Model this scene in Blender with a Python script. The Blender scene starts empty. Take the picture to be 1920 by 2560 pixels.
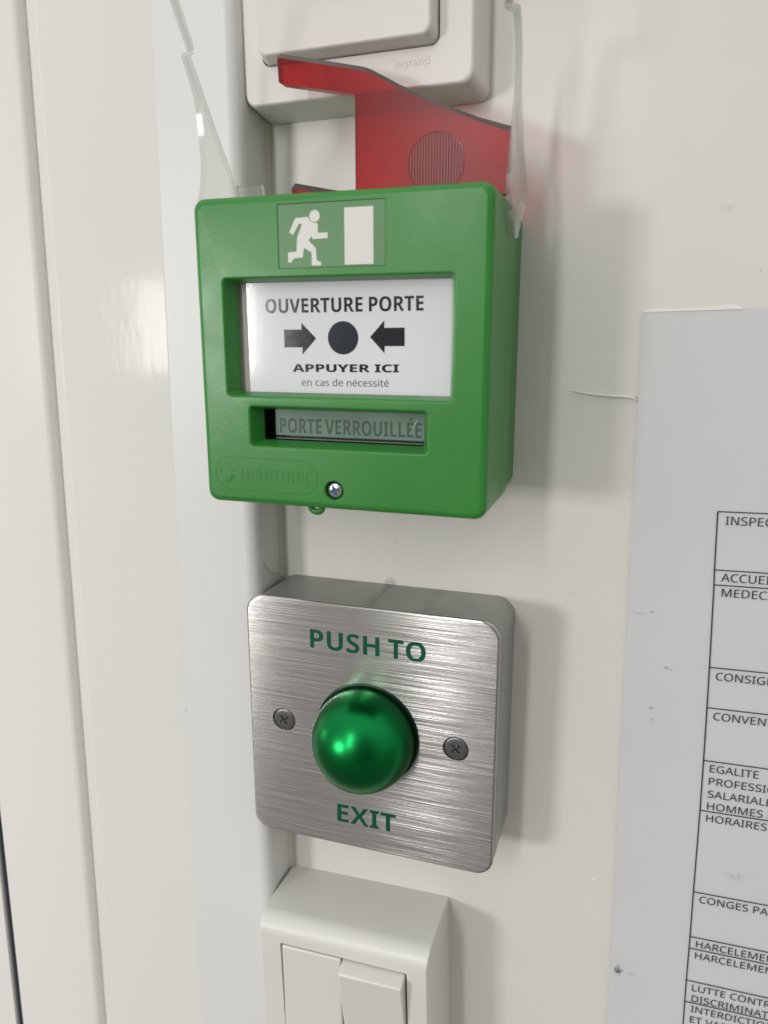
import bpy, bmesh, math, random
from mathutils import Vector, Matrix

# ---------------------------------------------------------------- scene, camera, light
S = 0.001                                   # everything below is written in millimetres
sc = bpy.context.scene
COL = sc.collection


def V(x, d, z):                             # x right, d out of the wall, z up (mm) -> metres
    return Vector((x * S, -d * S, z * S))


cam_d = bpy.data.cameras.new('camera')
cam = bpy.data.objects.new('camera', cam_d)
COL.objects.link(cam)
_r = Vector((0.94893343, 0.31547437, -0.00112582))
_u = Vector((-0.07083035, 0.21652948, 0.97370326))
_b = _r.cross(_u)
cam.matrix_world = Matrix(((_r.x, _u.x, _b.x, 0.11996), (_r.y, _u.y, _b.y, -0.24124),
                           (_r.z, _u.z, _b.z, 0.08479), (0, 0, 0, 1)))
cam_d.sensor_fit = 'HORIZONTAL'
cam_d.sensor_width = 36.0
cam_d.lens = 36.0 * 1909.56 / 1920.0
cam_d.clip_start = 0.005
cam_d.clip_end = 60.0
cam_d.dof.use_dof = True
cam_d.dof.focus_distance = 0.245
cam_d.dof.aperture_fstop = 20.0
sc.camera = cam

sc.view_settings.view_transform = 'Standard'
sc.view_settings.look = 'None'
sc.view_settings.exposure = 0.2
sc.view_settings.gamma = 1.0
sc.view_settings.use_curve_mapping = False
sc.cycles.max_bounces = 12
sc.cycles.transparent_max_bounces = 24
sc.cycles.use_denoising = True

# room light: bright ceiling, darker floor, a shade where the photographer stands
w = bpy.data.worlds.new('World')
sc.world = w
w.use_nodes = True
nt = w.node_tree
nt.nodes.clear()
tc = nt.nodes.new('ShaderNodeTexCoord')
sep = nt.nodes.new('ShaderNodeSeparateXYZ')
nt.links.new(tc.outputs['Generated'], sep.inputs[0])
ramp = nt.nodes.new('ShaderNodeValToRGB')
mr = nt.nodes.new('ShaderNodeMapRange')
mr.inputs['From Min'].default_value = -1
mr.inputs['From Max'].default_value = 1
nt.links.new(sep.outputs['Z'], mr.inputs['Value'])
nt.links.new(mr.outputs[0], ramp.inputs[0])
e = ramp.color_ramp.elements
e[0].position, e[0].color = 0.0, (0.15, 0.14, 0.13, 1)
e[1].position, e[1].color = 1.0, (0.95, 0.94, 0.92, 1)
for p_, c_ in ((0.38, (0.24, 0.23, 0.21, 1)), (0.5, (0.44, 0.43, 0.405, 1)), (0.68, (0.62, 0.61, 0.58, 1))):
    k = e.new(p_)
    k.color = c_
# the dark figure behind the phone
dotn = nt.nodes.new('ShaderNodeVectorMath')
dotn.operation = 'DOT_PRODUCT'
nt.links.new(tc.outputs['Generated'], dotn.inputs[0])
_d = Vector((0.34, -0.92, 0.14)).normalized()
dotn.inputs[1].default_value = _d
mr2 = nt.nodes.new('ShaderNodeMapRange')
mr2.interpolation_type = 'SMOOTHSTEP'
mr2.inputs['From Min'].default_value = 0.80
mr2.inputs['From Max'].default_value = 0.985
mr2.inputs['To Min'].default_value = 1.0
mr2.inputs['To Max'].default_value = 0.3
nt.links.new(dotn.outputs['Value'], mr2.inputs['Value'])
mx = nt.nodes.new('ShaderNodeMix')
mx.data_type = 'RGBA'
mx.blend_type = 'MULTIPLY'
mx.inputs['Factor'].default_value = 1.0
nt.links.new(ramp.outputs[0], mx.inputs['A'])
nt.links.new(mr2.outputs[0], mx.inputs['B'])
bg = nt.nodes.new('ShaderNodeBackground')
bg.inputs['Strength'].default_value = 1.06
out = nt.nodes.new('ShaderNodeOutputWorld')
nt.links.new(mx.outputs['Result'], bg.inputs['Color'])
nt.links.new(bg.outputs[0], out.inputs[0])


def window_light(name, pos, target, sx, sy, watts, col):
    l = bpy.data.lights.new(name, 'AREA')
    l.shape = 'RECTANGLE'
    l.size, l.size_y = sx, sy
    l.energy = watts
    l.color = col
    o = bpy.data.objects.new(name, l)
    COL.objects.link(o)
    o.location = pos
    o.rotation_euler = (Vector(target) - Vector(pos)).to_track_quat('-Z', 'Y').to_euler()
    return o


window_light('window_light', (-0.985, -1.60, 0.10), (0.03, 0, 0.0), 0.28, 0.23, 9.2, (1.0, 0.985, 0.96))
window_light('window_light', (-0.315, -1.75, 0.68), (0.05, 0, 0.0), 0.14, 0.88, 7.0, (1.0, 0.985, 0.97))
window_light('window_light', (-1.55, -0.34, 0.07), (0.04, -0.03, -0.04), 0.14, 0.20, 0.7, (1.0, 0.98, 0.90))


# ---------------------------------------------------------------- materials
def mat(name, col, rough=0.4, metal=0.0, spec=0.5, **kw):
    m = bpy.data.materials.new(name)
    m.use_nodes = True
    b = m.node_tree.nodes['Principled BSDF']
    b.inputs['Base Color'].default_value = (*col, 1)
    b.inputs['Roughness'].default_value = rough
    b.inputs['Metallic'].default_value = metal
    b.inputs['Specular IOR Level'].default_value = spec
    for k_, v_ in kw.items():
        b.inputs[k_].default_value = v_
    return m


def coords(nt_, scale):
    t = nt_.nodes.new('ShaderNodeTexCoord')
    mp = nt_.nodes.new('ShaderNodeMapping')
    mp.inputs['Scale'].default_value = scale
    nt_.links.new(t.outputs['Object'], mp.inputs['Vector'])
    return mp.outputs[0]


def noise(nt_, scale, detail=3.0, rough=0.55):
    n = nt_.nodes.new('ShaderNodeTexNoise')
    n.inputs['Scale'].default_value = 1.0
    n.inputs['Detail'].default_value = detail
    n.inputs['Roughness'].default_value = rough
    nt_.links.new(coords(nt_, scale), n.inputs['Vector'])
    return n.outputs['Fac']


def bump(m, scale, dist, strength=1.0, detail=3.0):
    n_ = m.node_tree
    b = n_.nodes['Principled BSDF']
    bp = n_.nodes.new('ShaderNodeBump')
    bp.inputs['Strength'].default_value = strength
    bp.inputs['Distance'].default_value = dist
    n_.links.new(noise(n_, scale, detail), bp.inputs['Height'])
    if b.inputs['Normal'].is_linked:
        n_.links.new(b.inputs['Normal'].links[0].from_socket, bp.inputs['Normal'])
    n_.links.new(bp.outputs[0], b.inputs['Normal'])
    return bp


def vary(m, scale, c0, c1, lo=0.35, hi=0.65, detail=3.0):
    n_ = m.node_tree
    b = n_.nodes['Principled BSDF']
    r_ = n_.nodes.new('ShaderNodeValToRGB')
    r_.color_ramp.elements[0].position, r_.color_ramp.elements[0].color = lo, (*c0, 1)
    r_.color_ramp.elements[1].position, r_.color_ramp.elements[1].color = hi, (*c1, 1)
    n_.links.new(noise(n_, scale, detail), r_.inputs[0])
    n_.links.new(r_.outputs[0], b.inputs['Base Color'])
    return r_.outputs[0]


def vary_rough(m, scale, lo, hi):
    n_ = m.node_tree
    b = n_.nodes['Principled BSDF']
    q = n_.nodes.new('ShaderNodeMapRange')
    q.inputs['From Min'].default_value = 0.3
    q.inputs['From Max'].default_value = 0.7
    q.inputs['To Min'].default_value = lo
    q.inputs['To Max'].default_value = hi
    n_.links.new(noise(n_, scale), q.inputs['Value'])
    n_.links.new(q.outputs[0], b.inputs['Roughness'])


def spots(m, base_socket, lst):
    """stains of their own shape: (x, z, radius x, radius z, colour, strength, breakup)"""
    n_ = m.node_tree
    b = n_.nodes['Principled BSDF']
    cur = base_socket
    for (x, z, rx, rz, colr, st, brk) in lst:
        t = n_.nodes.new('ShaderNodeTexCoord')
        sub = n_.nodes.new('ShaderNodeMapping')
        sub.inputs['Location'].default_value = (-x / rx, 0, -z / rz)
        sub.inputs['Scale'].default_value = (1 / (rx * S), 0, 1 / (rz * S))
        n_.links.new(t.outputs['Object'], sub.inputs['Vector'])
        ln = n_.nodes.new('ShaderNodeVectorMath')
        ln.operation = 'LENGTH'
        n_.links.new(sub.outputs[0], ln.inputs[0])
        fall = n_.nodes.new('ShaderNodeMapRange')
        fall.interpolation_type = 'SMOOTHSTEP'
        fall.inputs['From Min'].default_value = 1.0
        fall.inputs['From Max'].default_value = 0.1
        fall.inputs['To Max'].default_value = st
        n_.links.new(ln.outputs['Value'], fall.inputs['Value'])
        ml = n_.nodes.new('ShaderNodeMath')
        ml.operation = 'MULTIPLY'
        ns = n_.nodes.new('ShaderNodeMapRange')
        ns.inputs['From Min'].default_value = 0.4
        ns.inputs['From Max'].default_value = 0.62
        n_.links.new(noise(n_, (brk, brk, brk), 4.0), ns.inputs['Value'])
        n_.links.new(fall.outputs[0], ml.inputs[0])
        n_.links.new(ns.outputs[0], ml.inputs[1])
        mxx = n_.nodes.new('ShaderNodeMix')
        mxx.data_type = 'RGBA'
        n_.links.new(ml.outputs[0], mxx.inputs['Factor'])
        n_.links.new(cur, mxx.inputs['A'])
        mxx.inputs['B'].default_value = (*colr, 1)
        cur = mxx.outputs['Result']
    n_.links.new(cur, b.inputs['Base Color'])


M = {}
M['wall'] = mat('wall_paint', (0.70, 0.675, 0.625), 0.36, spec=0.45)
s_ = vary(M['wall'], (14, 14, 14), (0.715, 0.698, 0.658), (0.685, 0.670, 0.635))
spots(M['wall'], s_, [(42, 0.5, 3.2, 2.6, (0.16, 0.15, 0.14), 0.8, 1500),
                      (148.8, 101.5, 0.55, 0.6, (0.17, 0.10, 0.05), 1.0, 300),
                      (44, 14.8, 0.35, 0.6, (0.3, 0.29, 0.27), 0.9, 200),
                      (107, 99, 0.4, 0.4, (0.35, 0.34, 0.31), 0.8, 300),
                      (109.2, -101.5, 0.7, 0.9, (0.95, 0.94, 0.90), 1.0, 300),
                      (116.5, -100.5, 0.9, 0.8, (0.95, 0.94, 0.90), 1.0, 300),
                      (139, 118, 3.0, 1.6, (0.5, 0.49, 0.45), 0.6, 900),
                      (104, 3, 2.5, 0.9, (0.5, 0.48, 0.44), 0.4, 900)])
bump(M['wall'], (55, 55, 55), 0.0006, 0.35)
bump(M['wall'], (900, 900, 900), 0.00003, 0.35)

M['frame'] = mat('frame_gloss_paint', (0.78, 0.765, 0.73), 0.16, spec=0.06)
s_ = vary(M['frame'], (9, 9, 5), (0.745, 0.732, 0.705), (0.715, 0.708, 0.69))
spots(M['frame'], s_, [(-80.8, -76, 0.5, 0.5, (0.45, 0.2, 0.15), 1.0, 300),
                       (-31.4, -52, 1.2, 2.2, (0.62, 0.45, 0.36), 0.7, 500),
                       (-8, 62, 3.0, 0.8, (0.45, 0.43, 0.42), 0.5, 700),
                       (-86, -180, 0.9, 0.35, (0.4, 0.2, 0.17), 1.0, 300)])
bump(M['frame'], (60, 60, 25), 0.00025, 0.35)
bump(M['frame'], (300, 300, 120), 0.00009, 0.5)
vary_rough(M['frame'], (30, 30, 12), 0.05, 0.13)
M['frame_matt'] = mat('frame_satin_paint', (0.72, 0.715, 0.708), 0.38, spec=0.4)
bump(M['frame_matt'], (60, 60, 30), 0.0003, 0.35)
M['door'] = mat('door_paint', (0.76, 0.752, 0.725), 0.3, spec=0.08)
bump(M['door'], (60, 60, 25), 0.00025, 0.35)
M['gasket'] = mat('black_rubber_seal', (0.02, 0.026, 0.038), 0.45)
M['sealant'] = mat('sealant', (0.66, 0.64, 0.58), 0.45)

M['green'] = mat('green_plastic', (0.033, 0.212, 0.034), 0.33, spec=0.36)
s_ = vary(M['green'], (25, 25, 25), (0.035, 0.220, 0.036), (0.031, 0.204, 0.032))
spots(M['green'], s_, [(-31, 13, .35, .35, (.4, .5, .4), 1, 200), (-33, 5, .25, .25, (.4, .5, .4), 1, 200), (28, 2.5, .3, .3, (.4, .5, .4), 1, 200),
                       (-38, 38, .25, .3, (.4, .5, .4), 1, 200), (-20, 20, 8, .25, (.10, .27, .10), .6, 500), (22, 62, .2, 3, (.08, .26, .08), .5, 500)])
bump(M['green'], (1400, 1400, 1400), 0.00004, 0.5)
bump(M['green'], (30, 30, 30), 0.0007, 0.22)
vary_rough(M['green'], (40, 40, 40), 0.27, 0.38)
M['green_back'] = mat('green_back_plastic', (0.038, 0.200, 0.038), 0.42, spec=0.45)
bump(M['green_back'], (1000, 1000, 1000), 0.00005, 0.5)
M['sign_green'] = mat('sign_green', (0.052, 0.195, 0.048), 0.38)
M['sign_white'] = mat('sign_white', (0.64, 0.63, 0.60), 0.4)
M['card'] = mat('glossy_card', (0.72, 0.725, 0.755), 0.09, spec=0.45)
bump(M['card'], (900, 900, 900), 0.00002, 0.25)
M['card_frame'] = mat('cream_plastic', (0.60, 0.585, 0.52), 0.35)
M['ink'] = mat('black_ink', (0.014, 0.013, 0.018), 0.13, spec=0.35)
bump(M['ink'], (2600, 2600, 2600), 0.00003, 0.5)
M['ink_blue'] = mat('blue_black_ink', (0.014, 0.020, 0.030), 0.14, spec=0.35)
bump(M['ink_blue'], (2600, 2600, 2600), 0.00003, 0.5)
M['ink_thin'] = mat('grey_ink', (0.05, 0.05, 0.058), 0.3)
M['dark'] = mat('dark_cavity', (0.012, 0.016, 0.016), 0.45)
M['lcd'] = mat('lcd_panel', (0.165, 0.265, 0.205), 0.12, spec=0.7)
vary(M['lcd'], (70, 70, 240), (0.150, 0.245, 0.185), (0.185, 0.290, 0.230))
M['lcd_ink'] = mat('lcd_segments', (0.075, 0.105, 0.090), 0.14, spec=0.7)
M['screw_zinc'] = mat('zinc_screw', (0.72, 0.73, 0.78), 0.2, metal=1.0)
bump(M['screw_zinc'], (1500, 1500, 1500), 0.0002, 0.5)
M['screw_blue'] = mat('zinc_recess', (0.10, 0.14, 0.26), 0.25, metal=0.9)
M['screw_dark'] = mat('dark_screw', (0.20, 0.20, 0.205), 0.36, metal=0.9)
bump(M['screw_dark'], (1800, 1800, 1800), 0.00006, 0.6)
M['screw_pit'] = mat('screw_recess', (0.07, 0.07, 0.066), 0.3, metal=0.9)
M['grey_box'] = mat('grey_metal_box', (0.285, 0.295, 0.275), 0.34, metal=0.35, spec=0.5)
s_ = vary(M['grey_box'], (50, 50, 50), (0.275, 0.285, 0.265), (0.30, 0.31, 0.29))
spots(M['grey_box'], s_, [(42, -1, 2.4, 9, (0.10, 0.10, 0.09), 0.8, 1300), (60, -1, 3.5, 9, (0.16, 0.16, 0.15), 0.6, 1300)])
bump(M['grey_box'], (500, 500, 500), 0.00004, 0.4)
vary_rough(M['grey_box'], (60, 60, 60), 0.28, 0.42)
M['text_green'] = mat('green_print', (0.003, 0.082, 0.045), 0.45, spec=0.2)
M['dome'] = mat('green_anodised', (0.007, 0.205, 0.050), 0.30, metal=1.0)
M['dome_shade'] = mat('dome_shade_ring', (0.02, 0.05, 0.03), 0.35, metal=0.8)  # dark tone carries the shade beside the dome
bump(M['dome'], (2200, 2200, 2200), 0.00002, 0.5)
M['chamfer'] = mat('bright_edge', (0.80, 0.80, 0.80), 0.2, metal=1.0)
M['white_sw'] = mat('white_plastic', (0.735, 0.700, 0.665), 0.36, spec=0.45)
bump(M['white_sw'], (1500, 1500, 1500), 0.00003, 0.5)
vary(M['white_sw'], (20, 20, 20), (0.735, 0.70, 0.675), (0.715, 0.69, 0.67))
M['white_back'] = mat('grey_white_plastic', (0.56, 0.565, 0.52), 0.45)
M['cream_sw'] = mat('cream_plastic_switch', (0.655, 0.650, 0.605), 0.33, spec=0.45)
vary(M['cream_sw'], (18, 18, 18), (0.67, 0.665, 0.625), (0.655, 0.655, 0.62))
bump(M['cream_sw'], (1500, 1500, 1500), 0.00003, 0.5)
M['cream_rk'] = mat('cream_plastic_rocker', (0.665, 0.645, 0.60), 0.3, spec=0.45)
bump(M['cream_rk'], (1500, 1500, 1500), 0.00003, 0.4)
M['paper'] = mat('paper', (0.61, 0.613, 0.625), 0.75, spec=0.2)
s_ = vary(M['paper'], (16, 16, 16), (0.62, 0.622, 0.632), (0.60, 0.603, 0.617))
G1 = (0.05, 0.05, 0.055)
spots(M['paper'], s_, [(126.9, -134.8, 1.5, 3.4, G1, 1.0, 900), (126.9, -134.6, 2.6, 1.3, G1, 0.95, 1200),
                       (131.5, -135.2, 2.2, 0.8, (0.15, 0.15, 0.15), 0.7, 1200),
                       (130.6, -33.0, 1.3, 1.1, (0.22, 0.22, 0.22), 0.8, 900),
                       (130.9, -36.9, 0.8, 0.9, (0.20, 0.14, 0.14), 0.9, 1100),
                       (134.3, -18.5, 2.4, 1.0, (0.25, 0.25, 0.25), 0.8, 1100),
                       (128.4, -0.4, 0.9, 0.7, (0.15, 0.15, 0.15), 0.9, 900),
                       (124.0, -1.2, 4.5, 0.45, (0.36, 0.36, 0.35), 0.7, 600),
                       (152, -84, 0.35, 0.35, (0.2, 0.2, 0.2), 1.0, 200),
                       (137, 57, 0.3, 0.3, (0.25, 0.25, 0.25), 1.0, 200),
                       (160, -88, 5, 2.5, (0.42, 0.42, 0.42), 0.7, 1600),
                       (146, 49, 0.3, 0.3, (0.25, 0.25, 0.25), 1.0, 200)])
bump(M['paper'], (22, 22, 22), 0.0012, 0.22)
bump(M['paper'], (1500, 1500, 1500), 0.00003, 0.3)
M['torn'] = mat('torn_paper_edge', (0.76, 0.75, 0.71), 0.8)
M['toner'] = mat('toner', (0.035, 0.035, 0.037), 0.6)
M['thread'] = mat('white_plastic_thread', (0.72, 0.70, 0.64), 0.35)


def brushed(name):
    m = mat(name, (0.53, 0.515, 0.50), 0.30, metal=1.0)
    n_ = m.node_tree
    b = n_.nodes['Principled BSDF']
    b.inputs['Anisotropic'].default_value = 0.95
    b.inputs['Anisotropic Rotation'].default_value = 0.25
    tg = n_.nodes.new('ShaderNodeTangent')
    tg.direction_type = 'UV_MAP'
    tg.uv_map = 'UVMap'
    n_.links.new(tg.outputs[0], b.inputs['Tangent'])
    f1 = noise(n_, (24, 1, 6500), 3.0, 0.6)
    f2 = noise(n_, (9, 1, 2600), 3.0, 0.6)
    f3 = noise(n_, (60, 1, 11000), 2.0, 0.6)
    add = n_.nodes.new('ShaderNodeMath')
    n_.links.new(f1, add.inputs[0])
    n_.links.new(f2, add.inputs[1])
    add2 = n_.nodes.new('ShaderNodeMath')
    n_.links.new(add.outputs[0], add2.inputs[0])
    n_.links.new(f3, add2.inputs[1])
    rr = n_.nodes.new('ShaderNodeValToRGB')
    rr.color_ramp.elements[0].position, rr.color_ramp.elements[0].color = 0.36, (0.44, 0.43, 0.42, 1)
    rr.color_ramp.elements[1].position, rr.color_ramp.elements[1].color = 0.64, (0.54, 0.525, 0.51, 1)
    sc_ = n_.nodes.new('ShaderNodeMath')
    sc_.operation = 'DIVIDE'
    sc_.inputs[1].default_value = 3.0
    n_.links.new(add2.outputs[0], sc_.inputs[0])
    n_.links.new(sc_.outputs[0], rr.inputs[0])
    n_.links.new(rr.outputs[0], b.inputs['Base Color'])
    rg = n_.nodes.new('ShaderNodeMapRange')
    rg.inputs['From Min'].default_value = 0.35
    rg.inputs['From Max'].default_value = 0.65
    rg.inputs['To Min'].default_value = 0.30
    rg.inputs['To Max'].default_value = 0.22
    n_.links.new(sc_.outputs[0], rg.inputs['Value'])
    n_.links.new(rg.outputs[0], b.inputs['Roughness'])
    # the brush lines run across the plate: each one tips the surface up or down, never sideways
    f4 = noise(n_, (26, 1, 17000), 1.0, 0.5)
    tl = n_.nodes.new('ShaderNodeMath')
    tl.operation = 'MULTIPLY_ADD'
    tl.inputs[1].default_value = 2.0
    tl.inputs[2].default_value = -1.0
    n_.links.new(f4, tl.inputs[0])
    cx = n_.nodes.new('ShaderNodeCombineXYZ')
    n_.links.new(tl.outputs[0], cx.inputs['Z'])
    gm = n_.nodes.new('ShaderNodeNewGeometry')
    va = n_.nodes.new('ShaderNodeVectorMath')
    n_.links.new(gm.outputs['Normal'], va.inputs[0])
    n_.links.new(cx.outputs[0], va.inputs[1])
    vn = n_.nodes.new('ShaderNodeVectorMath')
    vn.operation = 'NORMALIZE'
    n_.links.new(va.outputs[0], vn.inputs[0])
    n_.links.new(vn.outputs[0], b.inputs['Normal'])
    return m


M['brushed'] = brushed('brushed_steel')


def sheet_material(name, tint, diffuse, dif_amount, rough=0.05):
    """thin walled see-through plastic: tinted transmission, some body colour, glossy skin"""
    m = bpy.data.materials.new(name)
    m.use_nodes = True
    n_ = m.node_tree
    n_.nodes.clear()
    o = n_.nodes.new('ShaderNodeOutputMaterial')
    tr = n_.nodes.new('ShaderNodeBsdfTransparent')
    tr.inputs[0].default_value = (*tint, 1)
    df = n_.nodes.new('ShaderNodeBsdfDiffuse')
    df.inputs[0].default_value = (*diffuse, 1)
    m1 = n_.nodes.new('ShaderNodeMixShader')
    m1.inputs[0].default_value = dif_amount
    n_.links.new(tr.outputs[0], m1.inputs[1])
    n_.links.new(df.outputs[0], m1.inputs[2])
    gl = n_.nodes.new('ShaderNodeBsdfGlossy')
    gl.inputs['Roughness'].default_value = rough
    fr = n_.nodes.new('ShaderNodeFresnel')
    fr.inputs[0].default_value = 1.3
    m2 = n_.nodes.new('ShaderNodeMixShader')
    ge = n_.nodes.new('ShaderNodeNewGeometry')
    inv = n_.nodes.new('ShaderNodeMath')
    inv.operation = 'SUBTRACT'
    inv.inputs[0].default_value = 1.0
    n_.links.new(ge.outputs['Backfacing'], inv.inputs[1])
    mu = n_.nodes.new('ShaderNodeMath')
    mu.operation = 'MULTIPLY'
    n_.links.new(fr.outputs[0], mu.inputs[0])
    n_.links.new(inv.outputs[0], mu.inputs[1])
    n_.links.new(mu.outputs[0], m2.inputs[0])
    n_.links.new(m1.outputs[0], m2.inputs[1])
    n_.links.new(gl.outputs[0], m2.inputs[2])
    n_.links.new(m2.outputs[0], o.inputs[0])
    return m


M['clear'] = sheet_material('clear_plastic', (0.96, 0.965, 0.955), (0.84, 0.83, 0.81), 0.07)
M['clear_edge'] = mat('clear_plastic_edge', (0.70, 0.73, 0.71), 0.06, spec=0.6, **{'Transmission Weight': 0.80, 'IOR': 1.30})
_n = M['clear_edge'].node_tree                # half of the light passes a polished cut edge straight through
_t = _n.nodes.new('ShaderNodeBsdfTransparent')
_t.inputs[0].default_value = (0.80, 0.82, 0.80, 1)
_m = _n.nodes.new('ShaderNodeMixShader')
_m.inputs[0].default_value = 0.55
_n.links.new(_t.outputs[0], _m.inputs[1])
_n.links.new(_n.nodes['Principled BSDF'].outputs[0], _m.inputs[2])
_n.links.new(_m.outputs[0], _n.nodes['Material Output'].inputs[0])
M['frost_edge'] = mat('frosted_plastic_edge', (0.85, 0.85, 0.82), 0.3, **{'Transmission Weight': 0.35})
M['red'] = sheet_material('red_plastic', (0.75, 0.12, 0.125), (0.44, 0.022, 0.023), 0.23, 0.25)
M['red_edge'] = mat('red_plastic_edge', (0.42, 0.025, 0.03), 0.3, **{'Transmission Weight': 0.2})
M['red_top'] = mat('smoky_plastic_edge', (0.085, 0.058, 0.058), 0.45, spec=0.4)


# ---------------------------------------------------------------- mesh helpers
def finish(name, bm, mats, parent=None, smooth=True, angle=40, recalc=True):
    if recalc:
        bmesh.ops.recalc_face_normals(bm, faces=bm.faces)
    me = bpy.data.meshes.new(name)
    bm.to_mesh(me)
    bm.free()
    for m_ in (mats if isinstance(mats, (list, tuple)) else [mats]):
        me.materials.append(m_)
    if smooth:
        me.polygons.foreach_set('use_smooth', [True] * len(me.polygons))
        me.set_sharp_from_angle(angle=math.radians(angle))
    o = bpy.data.objects.new(name, me)
    COL.objects.link(o)
    if smooth:
        wn = o.modifiers.new('normals', 'WEIGHTED_NORMAL')
        wn.keep_sharp = True
        wn.weight = 100
    if parent is not None:
        o.parent = parent
        o.matrix_parent_inverse = Matrix.Identity(4)
    return o


ORIGIN = {}


def thing(name, label, cat, at=(0, 0, 0), group=None):
    o = bpy.data.objects.new(name, None)
    o.empty_display_size = 0.01
    COL.objects.link(o)
    o.location = V(*at)
    o['label'] = label
    o['category'] = cat
    if group:
        o['group'] = group
    return o


def hang(o, root):                         # geometry is written in wall coordinates: keep it there
    o.location = -root.location if root.parent is None else o.location
    return o


def rrect(x0, x1, z0, z1, r, n=6):
    pts = []
    for cx, cz, a0 in ((x1 - r, z1 - r, 0), (x0 + r, z1 - r, 90), (x0 + r, z0 + r, 180), (x1 - r, z0 + r, 270)):
        for i in range(n + 1):
            a = math.radians(a0 + 90 * i / n)
            pts.append((cx + r * math.cos(a), cz + r * math.sin(a)))
    return pts


def circ(cx, cz, r, n=28):
    return [(cx + r * math.cos(2 * math.pi * i / n), cz + r * math.sin(2 * math.pi * i / n)) for i in range(n)]


def add_ring(bm, pts, d):
    return [bm.verts.new(V(x, d, z)) for x, z in pts]


def bridge(bm, a, b, mi=0):
    n = len(a)
    fs = []
    for i in range(n):
        f = bm.faces.new((a[i], a[(i + 1) % n], b[(i + 1) % n], b[i]))
        f.material_index = mi
        fs.append(f)
    return fs


def loops(bm, rings, cap0=False, cap1=False, mi=0):
    """rings: list of (points, depth)"""
    rs = [add_ring(bm, p, d) for p, d in rings]
    for a, b in zip(rs, rs[1:]):
        bridge(bm, a, b, mi)
    if cap0:
        bm.faces.new(rs[0]).material_index = mi
    if cap1:
        bm.faces.new(rs[-1]).material_index = mi
    return rs


def holed(bm, outer, inner, mi=0):
    es = []
    for ring in [outer] + inner:
        n = len(ring)
        for i in range(n):
            e_ = bm.edges.get((ring[i], ring[(i + 1) % n])) or bm.edges.new((ring[i], ring[(i + 1) % n]))
            es.append(e_)
    r_ = bmesh.ops.triangle_fill(bm, use_beauty=True, use_dissolve=False, edges=es)
    for g in r_['geom']:
        if isinstance(g, bmesh.types.BMFace):
            g.material_index = mi


def fillet_rings(x0, x1, z0, z1, r, d0, d1, f, n=5, fi=None):
    """side from depth d0 up to d1 with an edge rounding f; returns rings"""
    fl, fr_, fb, ft = fi if fi else (f, f, f, f)
    R = [(rrect(x0, x1, z0, z1, r), d0), (rrect(x0, x1, z0, z1, r), d1 - f)]
    for i in range(1, n + 1):
        a = math.radians(90 * i / n)
        k_ = 1 - math.cos(a)
        rr_ = max(r - f * k_ * 0.8, 0.3)
        R.append((rrect(x0 + fl * k_, x1 - fr_ * k_, z0 + fb * k_, z1 - ft * k_, rr_), d1 - f + f * math.sin(a)))
    return R


def sans(t, bold):
    """plain letters as the sans-serif letters of the built-in fallback font, accents taken off"""
    up, lo = (0x1D5D4, 0x1D5EE) if bold else (0x1D5A0, 0x1D5BA)
    o_, acc = '', []
    for c in t:
        if c in 'Éé':
            acc.append((len(o_), c == 'É'))
            c = 'E' if c == 'É' else 'e'
        if 'A' <= c <= 'Z':
            o_ += chr(up + ord(c) - 65)
        elif 'a' <= c <= 'z':
            o_ += chr(lo + ord(c) - 97)
        else:
            o_ += c
    return o_, acc


def glyphs(t, bold, offset, space):
    cu = bpy.data.curves.new('lettering', 'FONT')
    cu.body = t
    cu.size = 1.0
    cu.offset = offset
    cu.resolution_u = 5
    cu.space_word = space
    ob = bpy.data.objects.new('lettering', cu)
    COL.objects.link(ob)
    dg = bpy.context.evaluated_depsgraph_get()
    me_ = bpy.data.meshes.new_from_object(ob.evaluated_get(dg))
    bpy.data.objects.remove(ob)
    bpy.data.curves.remove(cu)
    co = [v.co.copy() for v in me_.vertices]
    return me_, co


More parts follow.
